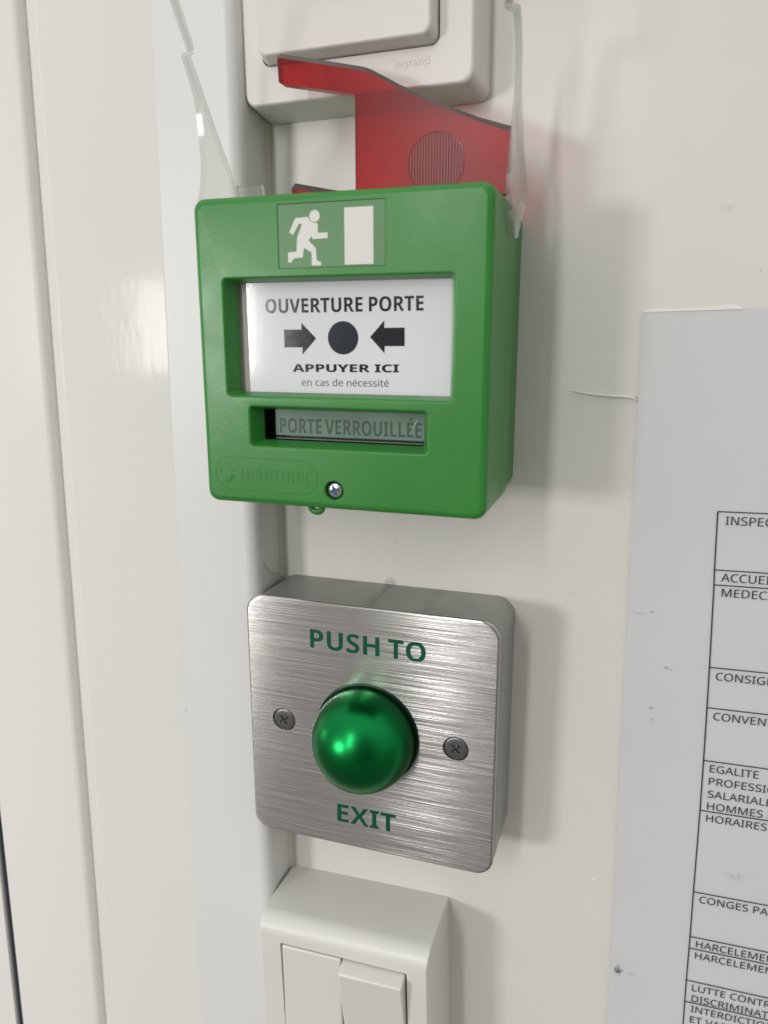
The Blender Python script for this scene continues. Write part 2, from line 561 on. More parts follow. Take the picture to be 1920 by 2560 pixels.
def text_mesh(name, txt, x0, x1, zb, cap, d, m, parent, bold=False, offset=0.0, extrude=0.0, ref='H', rot=0.0, pivot=None, space=1.0, kx=1.0):
    """lettering fitted to a box: baseline zb, height of the ref letter cap, from x0 to x1 (mm)"""
    hm, hc = glyphs(sans(ref, bold)[0], bold, offset, 1.0)
    bpy.data.meshes.remove(hm)
    hh, hb = max(v.y for v in hc) - min(v.y for v in hc), min(v.y for v in hc)
    t, acc = sans(txt, bold)
    me_, co = glyphs(t, bold, offset, space)
    bx0, bw = min(v.x for v in co), max(v.x for v in co) - min(v.x for v in co)
    bm = bmesh.new()
    bm.from_mesh(me_)
    bpy.data.meshes.remove(me_)
    for k_, cap_ in acc:                       # acute accents
        m2, c2 = glyphs(t[:k_ + 1], bold, offset, space)
        bpy.data.meshes.remove(m2)
        m3, c3 = glyphs(t[k_], bold, offset, space)
        bpy.data.meshes.remove(m3)
        wd_ = max(v.x for v in c3) - min(v.x for v in c3)
        cx_ = max(v.x for v in c2) - wd_ * 0.48
        top_ = max(v.y for v in c3)
        h_, b_ = 0.17, (0.075 if bold else 0.05)
        q = [(cx_ - b_, top_ + .05), (cx_ + b_ * .35, top_ + .05), (cx_ + .10 + b_, top_ + .05 + h_), (cx_ + .10 - b_ * .6, top_ + .05 + h_)]
        bm.faces.new([bm.verts.new((x, y, 0)) for x, y in q])
    kz = cap / hh
    kx_ = kz * kx if x1 is None else (x1 - x0) / bw
    if extrude > 0:
        bmesh.ops.remove_doubles(bm, verts=bm.verts, dist=1e-5)
        r_ = bmesh.ops.extrude_face_region(bm, geom=list(bm.faces))
        top = {g for g in r_['geom'] if isinstance(g, bmesh.types.BMVert)}
    else:
        top = set()
    c, s = math.cos(rot), math.sin(rot)
    px, pz = pivot or (x0, zb)
    for v in bm.verts:
        x = x0 + (v.co.x - bx0) * kx_
        z = zb + (v.co.y - hb) * kz
        dx, dz = x - px, z - pz
        v.co = V(px + c * dx - s * dz, d + (extrude if v in top else 0.0), pz + s * dx + c * dz)
    return finish(name, bm, m, parent, smooth=False, recalc=extrude > 0)


def poly_flat(bm, pts, d, mi=0):
    vs = [bm.verts.new(V(x, d, z)) for x, z in pts]
    es = [bm.edges.new((vs[i], vs[(i + 1) % len(vs)])) for i in range(len(vs))]
    r_ = bmesh.ops.triangle_fill(bm, use_beauty=True, edges=es)
    for g in r_['geom']:
        if isinstance(g, bmesh.types.BMFace):
            g.material_index = mi
            g.normal_update()
            if g.normal.y > 0:
                g.normal_flip()


def box(bm, x0, x1, d0, d1, z0, z1, mi=0):
    vs = [bm.verts.new(V(x, d, z)) for x in (x0, x1) for d in (d0, d1) for z in (z0, z1)]
    for q in ((0, 1, 3, 2), (4, 6, 7, 5), (0, 4, 5, 1), (2, 3, 7, 6), (0, 2, 6, 4), (1, 5, 7, 3)):
        bm.faces.new([vs[i] for i in q]).material_index = mi


def tube(bm, pts, r, n=8, mi=0, closed=False, flat=1.0):
    P = [V(*p) for p in pts]
    rings = []
    for i, p in enumerate(P):
        if closed:
            t = (P[(i + 1) % len(P)] - P[i - 1]).normalized()
        else:
            t = (P[min(i + 1, len(P) - 1)] - P[max(i - 1, 0)]).normalized()
        nrm = Vector((0, -1, 0))
        nrm = (nrm - t * nrm.dot(t))
        if nrm.length < 1e-4:
            nrm = Vector((1, 0, 0))
        nrm.normalize()
        bn = t.cross(nrm)
        rr_ = (r[i] if isinstance(r, (list, tuple)) else r) * S
        rings.append([bm.verts.new(p + bn * math.cos(2 * math.pi * k_ / n) * rr_ + nrm * math.sin(2 * math.pi * k_ / n) * rr_ * flat) for k_ in range(n)])
    for a, b in zip(rings, rings[1:]):
        bridge(bm, a, b, mi)
    if closed:
        bridge(bm, rings[-1], rings[0], mi)
    else:
        bm.faces.new(rings[0]).material_index = mi
        bm.faces.new(rings[-1]).material_index = mi


def lathe(bm, cx, cz, prof, n=64, mi=0, cap=True):
    """prof: list of (radius, depth)"""
    rs = [add_ring(bm, circ(cx, cz, max(r, 0.001), n), d) for r, d in prof]
    for a, b in zip(rs, rs[1:]):
        bridge(bm, a, b, mi)
    if cap:
        bm.faces.new(rs[-1]).material_index = mi
    return rs


def bevel_mod(o, width, seg=3, angle=30):
    md = o.modifiers.new('edges', 'BEVEL')
    md.width = width * S
    md.segments = seg
    md.limit_method = 'ANGLE'
    md.angle_limit = math.radians(angle)
    return o


def spin(root, deg):                       # turn a thing in the plane of the wall about its own base
    root.rotation_euler = (0, math.radians(-deg), 0)


# ---------------------------------------------------------------- wall, door frame, door
bm = bmesh.new()
nx, nz = 24, 48
grid = [[bm.verts.new(V(0.2 + 900 * i / nx, 0, -520 + 1000 * j / nz)) for j in range(nz + 1)] for i in range(nx + 1)]
for i in range(nx):
    for j in range(nz):
        bm.faces.new((grid[i][j], grid[i + 1][j], grid[i + 1][j + 1], grid[i][j + 1]))
wall = finish('wall', bm, M['wall'])
wall['kind'] = 'structure'
wall['label'] = 'off white painted wall behind the green box, the switches and the notice'

ZT, ZB = 420.0, -460.0


def vertical_profile(prof, name, m, parent=None, smooth_angle=50, nseg=22):
    """prof: (x at z=180, x at z=-200, depth, material) down the wall; long vertical moulding"""
    bm_ = bmesh.new()
    cols = []
    for (xa, xb, d) in prof:
        col = []
        for j in range(nseg + 1):
            z = ZB + (ZT - ZB) * j / nseg
            t = (180 - z) / 380.0
            col.append(bm_.verts.new(V(xa + (xb - xa) * t, d, z)))
        cols.append(col)
    for a, b in zip(cols, cols[1:]):
        for j in range(nseg):
            bm_.faces.new((a[j], b[j], b[j + 1], a[j + 1]))
    bmesh.ops.recalc_face_normals(bm_, faces=bm_.faces)
    s_up = sum(f.normal.y * f.calc_area() for f in bm_.faces)
    if s_up > 0:
        bmesh.ops.reverse_faces(bm_, faces=bm_.faces)
    return finish(name, bm_, m, parent, angle=smooth_angle, recalc=False)


frame = thing('door_frame', 'cream gloss painted door frame standing proud of the wall along its left side', 'door frame', (-40, 0, -300))
arc = []
for i in range(7):
    a = math.radians(90 * i / 6)
    arc.append((0.25 - 4.6 * (1 - math.cos(a)), 0.25 - 4.6 * (1 - math.cos(a)), 14.0 + 4.6 * math.sin(a)))
o = vertical_profile([(0.25, 0.25, -0.5), (0.25, 0.25, 6.0)] + arc + [(-15, -15, 18.75), (-27.6, -33.3, 18.8)], 'edge_strip', M['frame_matt'], frame)
hang(o, frame)
o = vertical_profile([(-27.5, -33.2, 18.2), (-27.55, -33.25, 18.65), (-27.9, -33.6, 18.70), (-28.5, -34.2, 18.72), (-50, -57, 18.85),
                      (-69.0, -77.6, 19.0), (-70.3, -78.9, 18.8), (-71.0, -79.6, 18.0), (-72.6, -81.4, 16.3), (-76.4, -85.2, 14.6), (-77.3, -86.1, 14.2), (-77.9, -86.7, 13.6), (-78.6, -87.4, 13.4)],
                     'casing_board', M['frame'], frame)
hang(o, frame)
o = vertical_profile([(0.24, 0.24, 1.8), (0.7, 0.7, 1.5), (1.25, 1.25, 0.9), (1.5, 1.5, -0.2)], 'sealant_bead', M['sealant'], frame, 80)
hang(o, frame)
bm = bmesh.new()
tube(bm, [(-0.2, 14.5, 12.0), (0.3, 13.5, 9.0), (0.5, 10.5, 3.5), (0.4, 8.0, 2.3), (0.8, 2.5, 0.3)], [0.25, 0.5, 0.45, 0.5, 0.3], 7)
o = finish('paint_chip', bm, M['sealant'], frame)
hang(o, frame)

door = thing('door', 'pale cream door leaf at the far left with a dark rubber seal', 'door', (-110, 0, -300))
o = vertical_profile([(-78.0, -86.8, 12.0), (-78.3, -87.1, 14.0), (-79.2, -88.1, 16.2), (-80.8, -89.8, 17.6), (-100, -109, 18.3), (-119.5, -129.1, 18.4), (-120.6, -130.2, 18.0), (-121.0, -130.6, 16.5), (-121.1, -130.7, 5.0)],
                     'leaf', M['door'], door)
hang(o, door)
o = vertical_profile([(-120.7, -130.3, 9.0), (-121.0, -130.6, 16.6), (-122.5, -132.2, 17.6), (-124.3, -134.0, 16.8), (-124.8, -134.5, 9.0)], 'rubber_seal', M['gasket'], door)
hang(o, door)
o = vertical_profile([(-124.4, -134.1, 6.0), (-124.6, -134.3, 16.0), (-125.6, -135.3, 17.4), (-230, -240, 17.8)], 'jamb_panel', M['door'], door)
hang(o, door)

# ---------------------------------------------------------------- green call point
call = thing('manual_call_point', 'green emergency door release box with its clear cover flipped up', 'call point', (43.2, 0, 37.6))
GX0, GX1, GZ0, GZ1, GD = 1.5, 84.0, 37.0, 120.1, 49.54


def P(name, bm_, mats, parent=call, **kw):
    o_ = finish(name, bm_, mats, parent, **kw)
    if parent is call:
        o_.location = -call.location
    return o_


bm = bmesh.new()
loops(bm, [(rrect(GX0 + .9, GX1 - .9, GZ0 + .9, GZ1 - .9, 3.0), 0.05), (rrect(GX0 + .45, GX1 - .45, GZ0 + .45, GZ1 - .45, 3.2), 17.2)], True, True)
P('back_box', bm, M['green_back'])

bm = bmesh.new()
R = fillet_rings(GX0, GX1, GZ0, GZ1, 3.2, 17.6, GD, 2.0, 6)
R[1:1] = [(rrect(GX0, GX1, GZ0, GZ1, 3.2), 30.0)]
R.insert(0, (rrect(GX0 + .7, GX1 - .7, GZ0 + .7, GZ1 - .7, 3.0), 17.0))
rs = loops(bm, R, cap0=True)


def recess(x0, x1, z0, z1, depth, ins, roll, r):
    """opening with a rolled edge and sloping sides; returns its ring on the face and its inner ring"""
    il, ir, ib, it = ins
    q = [(rrect(x0 - roll, x1 + roll, z0 - roll, z1 + roll, r + roll), GD)]
    for i in range(1, 5):
        a = math.radians(90 * i / 4)
        k_ = roll * math.sin(a)
        q.append((rrect(x0 - roll + k_, x1 + roll - k_, z0 - roll + k_, z1 + roll - k_, r + roll - k_), GD - roll * (1 - math.cos(a))))
    q.append((rrect(x0 + il, x1 - ir, z0 + ib, z1 - it, max(r - .5, .3)), GD - depth))
    return q


w1 = loops(bm, recess(10.1, 74.4, 67.9, 99.1, 5.1, (1.6, 1.6, 0.75, 0.75), 0.7, 0.9))
w2 = loops(bm, recess(16.7, 67.8, 54.0, 64.8, 4.9, (1.9, 1.9, 1.2, 0.9), 0.7, 0.9))
wp = loops(bm, [(rrect(26.9, 56.7, 101.4, 117.45, 0.3), GD), (rrect(26.9, 56.7, 101.4, 117.45, 0.3), GD - 0.7)], cap1=True)
scw = loops(bm, [(circ(41.6, 42.45, 2.95), GD), (circ(41.6, 42.45, 2.7), GD - .35), (circ(41.6, 42.45, 2.65), GD - 2.6)], cap1=True)
holed(bm, rs[-1], [w1[0], w2[0], wp[0], scw[0]])
# a wall behind the lower opening
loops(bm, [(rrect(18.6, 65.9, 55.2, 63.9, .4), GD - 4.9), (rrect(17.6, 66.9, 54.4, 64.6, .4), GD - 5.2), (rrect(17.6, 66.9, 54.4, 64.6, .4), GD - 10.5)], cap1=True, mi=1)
P('housing', bm, [M['green'], M['dark']], angle=32)

# pictogram plate
bm = bmesh.new()
loops(bm, [(rrect(27.0, 56.6, 101.5, 117.35, .25), GD - .68), (rrect(27.0, 56.6, 101.5, 117.35, .25), GD - .22), (rrect(27.1, 56.5, 101.6, 117.2, .25), GD - .14)], True, True)
pic = P('pictogram_plate', bm, M['sign_green'])
bm = bmesh.new()
man = [(32.0, 113.8), (35.6, 114.0), (36.0, 113.2), (36.8, 112.6), (37.6, 112.4), (38.3, 112.4), (38.3, 110.0), (41.0, 110.0), (41.0, 108.6), (36.7, 108.5), (36.6, 109.2), (35.6, 108.3), (37.7, 106.2), (37.8, 103.5), (38.3, 103.0), (39.1, 102.8), (39.0, 101.95), (36.4, 102.0), (36.4, 105.2), (34.3, 106.5), (33.9, 104.1), (31.4, 103.9), (30.5, 102.9), (29.7, 102.9), (29.7, 105.4), (32.2, 105.6), (32.4, 109.0), (33.9, 112.3), (33.0, 112.4), (31.3, 109.7), (30.2, 110.4)]
poly_flat(bm, man, GD - .09)
poly_flat(bm, circ(37.45, 114.1, 1.47, 32), GD - .09)
finish('running_figure', bm, M['sign_white'], pic, smooth=False, recalc=False)
bm = bmesh.new()
poly_flat(bm, [(45.6, 101.95), (53.4, 101.95), (53.4, 115.75), (45.6, 115.75)], GD - .09)
finish('doorway_symbol', bm, M['sign_white'], pic, smooth=False, recalc=False)

# message card behind the upper opening
CD = 43.7
bm = bmesh.new()
box(bm, 9.5, 75.0, CD - 2.2, CD - .9, 66.5, 100.5, 1)
box(bm, 13.95, 74.6, CD - .75, CD - .05, 67.6, 99.6, 0)
card = P('message_card', bm, [M['card'], M['card_frame']], smooth=False)


def T(name, txt, x0, x1, zb, cap, m='ink', par=card, d=CD + .02, **kw):
    return text_mesh(name, txt, x0, x1, zb, cap, d, M[m], par, **kw)


T('heading_text', 'OUVERTURE PORTE', 19.7, 65.1, 90.25, 3.75, bold=True, rot=math.radians(0.35), space=0.8)
T('instruction_text', 'APPUYER ICI', 27.4, 58.5, 74.35, 2.1, bold=True, offset=0.012, rot=math.radians(0.5))
T('small_text', 'en cas de nécessité', 30.1, 55.6, 70.55, 1.9, m='ink_thin', rot=math.radians(0.5))
bm = bmesh.new()
poly_flat(bm, [(25.1, 81.0), (30.6, 81.05), (30.5, 79.1), (34.7, 83.45), (30.4, 87.6), (30.4, 85.8), (25.1, 85.8)], CD + .02)
finish('arrow', bm, M['ink'], card, smooth=False, recalc=False)
bm = bmesh.new()
poly_flat(bm, [(50.35, 83.8), (54.4, 79.6), (54.45, 81.45), (60.0, 81.5), (60.0, 86.25), (54.35, 86.2), (54.35, 88.1)], CD + .02)
finish('arrow', bm, M['ink'], card, smooth=False, recalc=False)
bm = bmesh.new()
poly_flat(bm, circ(42.6, 83.6, 4.4, 56), CD + .02)
finish('push_dot', bm, M['ink_blue'], card, smooth=False, recalc=False)

# display behind the lower opening
LD = 42.0
bm = bmesh.new()
box(bm, 20.8, 66.8, LD - 1.2, LD, 56.25, 64.4, 0)
box(bm, 20.9, 66.8, LD - 1.4, LD + .35, 55.3, 55.55, 0)
lcd = P('display_window', bm, M['lcd'], smooth=False)
text_mesh('display_text', 'PORTE VERROUILLÉE', 22.1, 64.4, 57.05, 4.1, LD + .03, M['lcd_ink'], lcd, bold=True, space=0.7)
bm = bmesh.new()
tube(bm, [(61.6, LD + .05, 58.6), (62.6, LD + .05, 60.6), (63.4, LD + .05, 62.6)], [.04, .09, .04], 6, flat=.3)
finish('scratch', bm, M['sign_white'], lcd)

# screw
bm = bmesh.new()
prof = [(2.2, GD - 2.4), (2.2, GD - 1.0)] + [(2.2 * math.cos(math.radians(a)), GD - 1.0 + 0.75 * math.sin(math.radians(a))) for a in (20, 40, 60, 80)]
lathe(bm, 41.6, 42.45, prof, 40)
scr = P('screw', bm, M['screw_zinc'])


def cross(bm_, cx, cz, L, W, d0, d1, ang, mi=0):
    for k_ in range(2):
        a = math.radians(ang + 90 * k_)
        c, s = math.cos(a), math.sin(a)
        q = [(-L, -W), (L, -W), (L, W), (-L, W)]
        top_ = [(cx + c * x - s * z, cz + s * x + c * z) for x, z in q]
        loops(bm_, [(top_, d0), (top_, d1 + k_ * .012)], True, True, mi)


bm = bmesh.new()
cross(bm, 41.6, 42.45, 1.35, .38, GD - .8, GD - .22, 20)
cross(bm, 41.6, 42.45, .85, .2, GD - .8, GD - .20, 65)
finish('recess', bm, M['screw_blue'], scr, smooth=False)

# seal loop under the box
bm = bmesh.new()
tube(bm, [(34.8 + 1.75 * math.cos(t), 46.0, 36.75 + 1.5 * math.sin(t)) for t in [2 * math.pi * i / 24 for i in range(24)]], 0.95, 8, closed=True)
P('seal_loop', bm, M['green'])

# raised maker's mark
bm = bmesh.new()
tube(bm, [(x, GD + .0, z) for x, z in rrect(4.9, 36.7, 41.0, 50.4, 4.6, 10)], 0.1, 6, closed=True)
for (a0, a1, rr_, cx, cz) in ((-60, 200, 2.0, 8.6, 46.6), (150, 330, 2.6, 8.8, 46.4)):
    tube(bm, [(cx + rr_ * math.cos(math.radians(a0 + (a1 - a0) * i / 16)), GD - .12, cz + rr_ * math.sin(math.radians(a0 + (a1 - a0) * i / 16))) for i in range(17)], 0.3, 6, flat=.7)
tube(bm, [(10.2, GD, 45.0), (9.6, GD, 43.8), (8.4, GD, 43.0)], [.35, .3, .2], 6, flat=.7)
logo = P('maker_mark', bm, M['green'])
text_mesh('mark_text', 'neutronic', 13.0, 35.0, 44.15, 3.0, GD - .1, M['green'], logo, extrude=.2, ref='n')

# flip cover: two clear side arms, the panel between them out of the picture, a red plate
cover = bpy.data.objects.new('flip_cover', None)
cover.empty_display_size = 0.01
COL.objects.link(cover)
cover.parent = call
cover.location = -call.location


def arm(x0, x1, prof):
    """prof: (depth, z) outline; faces clear, rim a bright cut edge"""
    bm_ = bmesh.new()
    a = [bm_.verts.new(V(x0, d, z)) for d, z in prof]
    b = [bm_.verts.new(V(x1, d, z)) for d, z in prof]
    for ring in (a, b):
        es = [bm_.edges.new((ring[i], ring[(i + 1) % len(ring)])) for i in range(len(ring))]
        for g in bmesh.ops.triangle_fill(bm_, use_beauty=True, edges=es)['geom']:
            if isinstance(g, bmesh.types.BMFace):
                g.material_index = 0
    for i in range(len(a)):
        j = (i + 1) % len(a)
        bm_.faces.new((a[i], a[j], b[j], b[i])).material_index = 1
    return finish('side_arm', bm_, [M['clear'], M['clear_edge']], cover, angle=35)


arm(-0.6, 1.2, [(53.0, 172), (51.0, 167.1), (47.6, 162.4), (44.6, 158.4), (44.3, 157.4), (46.6, 156.6), (47.1, 155.4), (45.4, 152.9), (43.6, 150.1), (42.2, 147.2), (41.4, 144.4),
                (40.7, 140.5), (40.3, 136.4), (40.0, 132.5), (40.1, 129.2), (41.0, 125), (42.3, 121.3), (43.0, 120.15), (16.5, 120.15), (18.0, 121.5), (21.2, 125.3), (27.3, 132.8), (33.4, 140.4), (38.6, 147.2), (41.6, 151.3),
                (45.0, 155.6), (45.2, 156.1), (43.2, 157.3), (43.3, 158.6), (46.2, 163.0), (49.6, 167.8), (51.5, 172)])
arm(84.2, 86.0, [(48.5, 172), (47.2, 160.0), (46.4, 157.6), (44.0, 157.4), (38.5, 159.2), (35.0, 160.1), (33.4, 159.7), (31.8, 158.2), (29.6, 154.6), (29.0, 149), (29.6, 143), (31.6, 138), (33.6, 132), (35.5, 126), (36.8, 120),
                 (36.2, 114.8), (32.5, 111.6), (29.5, 109.8), (28.0, 109.2), (25.8, 109.6), (22.5, 112.5), (17.2, 116.8), (13.4, 120.4), (12.2, 123.0), (13.0, 125.2), (17.0, 129.2), (20.5, 132.6), (24.9, 139.6), (27.8, 145),
                 (28.6, 151), (29.2, 154.0), (31.0, 158.6), (33.0, 161.2), (35.5, 161.5), (39.0, 160.4), (44.0, 158.8), (45.2, 159.2), (45.8, 161), (47.0, 172)])
bm = bmesh.new()
loops(bm, [(rrect(-0.6, 86.0, 172.3, 236, 3), 50.2), (rrect(-0.6, 86.0, 172.3, 236, 3), 52.2)], True, True)
finish('front_panel', bm, M['clear'], cover)
for (xa, xb, za, zb, xs) in ((3.9, 12.0, 120.15, 126.6, 0.9), (79.6, 84.0, 120.15, 126.9, 0.5)):
    bm = bmesh.new()
    sgn = 1 if xa < 40 else -1
    pr = [(xa, za), (xb + (xs if sgn > 0 else 0), za), (xb, zb), (xa + (0 if sgn > 0 else -xs * 0), zb)]
    if sgn < 0:
        pr[0] = (xa + xs * 1.4, za)
    a, b = add_ring(bm, pr, 27.0), add_ring(bm, pr, 28.4)
    bm.faces.new(a)
    bm.faces.new(b)
    for f in bridge(bm, a, b):
        f.material_index = 1
    finish('hinge_tab', bm, [M['clear'], M['frost_edge']], cover, smooth=False)

# the red plate
RD0, RD1 = 26.2, 29.4
body = [(83.6, 135.9), (83.6, 120.15), (22.3, 120.15), (21.9, 122.0), (22.0, 125.2), (22.9, 125.7), (33.0, 123.6), (41.35, 121.9), (41.35, 147.3), (40.0, 147.7), (19.6, 152.0), (18.9, 152.5), (18.65, 158.8), (18.9, 159.3), (19.6, 159.5),
        (31.0, 156.9), (42.6, 154.2), (44.8, 153.6), (46.6, 152.8), (48.4, 151.8), (51.2, 150.3), (54.2, 148.6), (61.0, 145.3), (68.4, 142.0), (76.0, 138.8)]
bm = bmesh.new()
back, front = list(body), list(body)
for i, (x, z) in enumerate(body):
    if i >= 12 or i in (0, 4, 5, 6, 7):
        q = 0.35 if i in (12, 4) else 1.0
        back[i] = (x - (1.3 if i not in (0, 12, 4) else 0.0), z + 1.1 * q)
        front[i] = (x, z - 1.0 * q)
a = add_ring(bm, back, RD0)
b = add_ring(bm, front, RD1)
for ring in (a, b):
    es = [bm.edges.new((ring[i], ring[(i + 1) % len(ring)])) for i in range(len(ring))]
    bmesh.ops.triangle_fill(bm, use_beauty=True, edges=es)
for i in range(len(a)):
    j = (i + 1) % len(a)
    zm = (body[i][1] + body[j][1]) / 2
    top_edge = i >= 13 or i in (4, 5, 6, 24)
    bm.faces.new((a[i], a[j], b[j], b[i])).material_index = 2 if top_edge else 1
for k_ in range(-9, 10):                      # finger grip: upright ribs inside a circle
    x = 64.2 + k_ * 0.78
    h = math.sqrt(max(7.5 ** 2 - (x - 64.2) ** 2, 0.04))
    tube(bm, [(x, RD1, 128.8 - h), (x, RD1, 128.8), (x, RD1, 128.8 + h)], 0.23, 6, mi=3, flat=.9)
tube(bm, [(x, RD1, z) for x, z in circ(64.2, 128.8, 7.7, 40)], 0.1, 5, mi=3, closed=True, flat=.8)
M['red_rib'] = mat('red_plastic_rib', (0.16, 0.02, 0.024), 0.3)
finish('red_plate', bm, [M['red'], M['red_edge'], M['red_top'], M['red_rib']], cover, angle=25)

# ---------------------------------------------------------------- steel exit button
ext = thing('exit_button', 'brushed steel push to exit plate with green dome button on grey box', 'exit button', (42.3, 0, -88))
PX0, PX1, PZ0, PZ1, PD = -0.69, 85.31, -88.12, 0.12, 25.8


def E(name, bm_, mats, **kw):
    o_ = finish(name, bm_, mats, ext, **kw)
    o_.location = -ext.location
    return o_


bm = bmesh.new()
loops(bm, [(rrect(0.35, 85.6, -86.6, -0.4, 6.2, 8), 0.05), (rrect(0.35, 85.6, -86.6, -0.4, 6.2, 8), 23.2), (rrect(0.7, 85.25, -86.25, -0.75, 6, 8), 23.9)], True, True)
E('back_box', bm, M['grey_box'], angle=50)
bm = bmesh.new()
FR = [(rrect(PX0 + .35, PX1 - .35, PZ0 + .35, PZ1 - .35, 5.6, 10), 24.1), (rrect(PX0, PX1, PZ0, PZ1, 6, 10), 24.5)]
for i in range(0, 6):
    a = math.radians(90 * i / 5)
    k_ = 0.9 * (1 - math.cos(a))
    FR.append((rrect(PX0 + k_, PX1 - k_, PZ0 + k_, PZ1 - k_, 6 - k_, 10), 24.95 + 0.85 * math.sin(a)))
rs = loops(bm, FR, cap0=True)
SC = ((12.1, -43.9), (72.2, -44.05))
holes = []
for (x, z) in SC:
    h = loops(bm, [(circ(x, z, 4.25, 40), PD), (circ(x, z, 4.02, 40), PD - .25), (circ(x, z, 3.9, 40), PD - 1.2)], cap1=True)
    holes.append(h[0])
holed(bm, rs[-1], holes)
uv = bm.loops.layers.uv.new('UVMap')
for f in bm.faces:
    for l in f.loops:
        l[uv].uv = (l.vert.co.x * 10, l.vert.co.z * 10)
face = E('face_plate', bm, M['brushed'], angle=40)
text_mesh('upper_text', 'PUSH TO', 22.6, 62.0, -16.0, 6.45, PD + .03, M['text_green'], face, bold=True, space=0.7)
text_mesh('lower_text', 'EXIT', 31.2, 52.3, -78.95, 6.7, PD + .03, M['text_green'], face, bold=True)
for (x, z), ang in zip(SC, (38, 48)):
    bm = bmesh.new()
    lathe(bm, x, z, [(3.85, PD - 1.0), (3.85, PD - .28), (3.7, PD - .12), (3.3, PD - .02), (2.2, PD + .1)], 44)
    sw = E('screw', bm, M['screw_dark'])
    bm = bmesh.new()
    cross(bm, x, z, 1.75, .42, PD - .5, PD + .13, ang)
    cross(bm, x, z, .75, .75, PD - .5, PD + .126, ang)
    finish('recess', bm, M['screw_pit'], sw, smooth=False)
    bm = bmesh.new()
    for k_ in range(4):
        a = math.radians(ang + 45 + 90 * k_)
        c, s = math.cos(a), math.sin(a)
        tube(bm, [(x + c * .62 - s * .0, PD + .14, z + s * .62), (x + c * .95 + s * .55, PD + .14, z + s * .95 - c * .55), ], .1, 5, flat=.5)
    finish('recess_edge', bm, M['screw_zinc'], sw)
DC = (42.3, -44.0)
bm = bmesh.new()
DR, DD = 16.85, 29.8
prof = [(16.4, PD + .2), (16.75, PD + 1.4), (DR, DD)]
for i in range(1, 25):
    a = math.radians(90 * i / 24)
    prof.append((DR * math.cos(a), DD + DR * math.sin(a) * 0.985))
lathe(bm, DC[0], DC[1], prof, 96)
dome = E('push_button', bm, M['dome'], angle=60)
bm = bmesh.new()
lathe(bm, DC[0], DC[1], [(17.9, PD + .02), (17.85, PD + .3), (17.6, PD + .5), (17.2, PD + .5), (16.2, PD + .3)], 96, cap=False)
E('button_shade_collar', bm, M['dome_shade'])  # collar sized and coloured dark to stand for the dome's shadow on the plate

# ---------------------------------------------------------------- white rocker switch (top)
top = thing('rocker_switch', 'white single rocker switch on the wall above the green box', 'light switch', (36, 0, 150), 'wall switches')


def A(name, bm_, mats, root, **kw):
    o_ = finish(name, bm_, mats, root, **kw)
    o_.location = -root.location
    return o_


bm = bmesh.new()
R = [(rrect(0.5, 72.2, 150.0, 222, 3.2), 0.05), (rrect(0.5, 72.2, 150.0, 222, 3.2), 2.2), (rrect(0.45, 71.2, 151.0, 221.4, 3.2), 8.5)]
for i in range(6):
    a = math.radians(90 * i / 5)
    k_ = 1 - math.cos(a)
    R.append((rrect(0.4 + .6 * k_, 70.6 - 1.1 * k_, 151.6 + .9 * k_, 220.6 - 1.1 * k_, 3.4), 12.6 + 1.5 * math.sin(a)))
rs = loops(bm, R, cap0=True)
h = loops(bm, [(rrect(6.7, 60.9, 161.9, 216, 2.6), 14.1), (rrect(6.7, 60.9, 161.9, 216, 2.6), 12.0)], cap1=True)
holed(bm, rs[-1], [h[0]])
A('frame', bm, M['white_sw'], top, angle=35)
bm = bmesh.new()
R = [(rrect(7.1, 60.4, 162.3, 215.6, 2.4), 11.9), (rrect(7.1, 60.4, 162.3, 215.6, 2.4), 14.3)]
for i in range(6):
    a = math.radians(90 * i / 5)
    k_ = 1 - math.cos(a)
    R.append((rrect(7.8 + .6 * k_, 59.9 - .9 * k_, 163.1 + .8 * k_, 215 - .8 * k_, 2.8), 18.6 + 1.0 * math.sin(a)))
rs = loops(bm, R, True, True)
A('rocker', bm, M['white_sw'], top, angle=35)
mk = text_mesh('maker_mark', 'legrand', 47.9, 57.9, 157.5, 1.45, 13.95, M['white_sw'], top, extrude=.30, ref='n')
mk.location = -top.location
spin(top, 0.6)

# ---------------------------------------------------------------- cream double switch (bottom)
bot = thing('double_rocker_switch', 'cream slim double rocker switch below the steel exit button', 'light switch', (33, 0, -122), 'wall switches')
bm = bmesh.new()
bx0, bx1, bz1, bz0 = 0.9, 65.2, -121.9, -215
R = [(rrect(bx0, bx1, bz0, bz1, .6), 0.05), (rrect(bx0, bx1, bz0, bz1, .6), 12.0), (rrect(bx0, bx1, bz0, bz1, .6), 23.5)]
for i in range(1, 9):
    a = math.radians(90 * i / 8)
    k_ = 1 - math.cos(a)
    R.append((rrect(bx0 + 1.0 * k_ ** 1.5, bx1 - 1.0 * k_ ** 1.5, bz0 + 6 * k_, bz1 - 6.2 * k_, .6), 23.5 + 6.6 * math.sin(a)))
rs = loops(bm, R, cap0=True)
h = loops(bm, [(rrect(9.3, 57.5, -205, -130.7, .8), 30.1), (rrect(9.5, 57.3, -204.8, -130.9, .7), 29.6), (rrect(9.5, 57.3, -204.8, -130.9, .7), 22)], cap1=True)
holed(bm, rs[-1], [h[0]])
A('frame', bm, M['cream_sw'], bot, angle=32)


def rocker(x0, x1, prof):
    bm_ = bmesh.new()
    a_ = [bm_.verts.new(V(x0, d, z)) for d, z in prof]
    b_ = [bm_.verts.new(V(x1, d, z)) for d, z in prof]
    bm_.faces.new(a_)
    bm_.faces.new(b_)
    bridge(bm_, a_, b_)
    o_ = A('rocker', bm_, M['cream_rk'], bot, angle=35)
    bevel_mod(o_, .7, 3)
    return o_


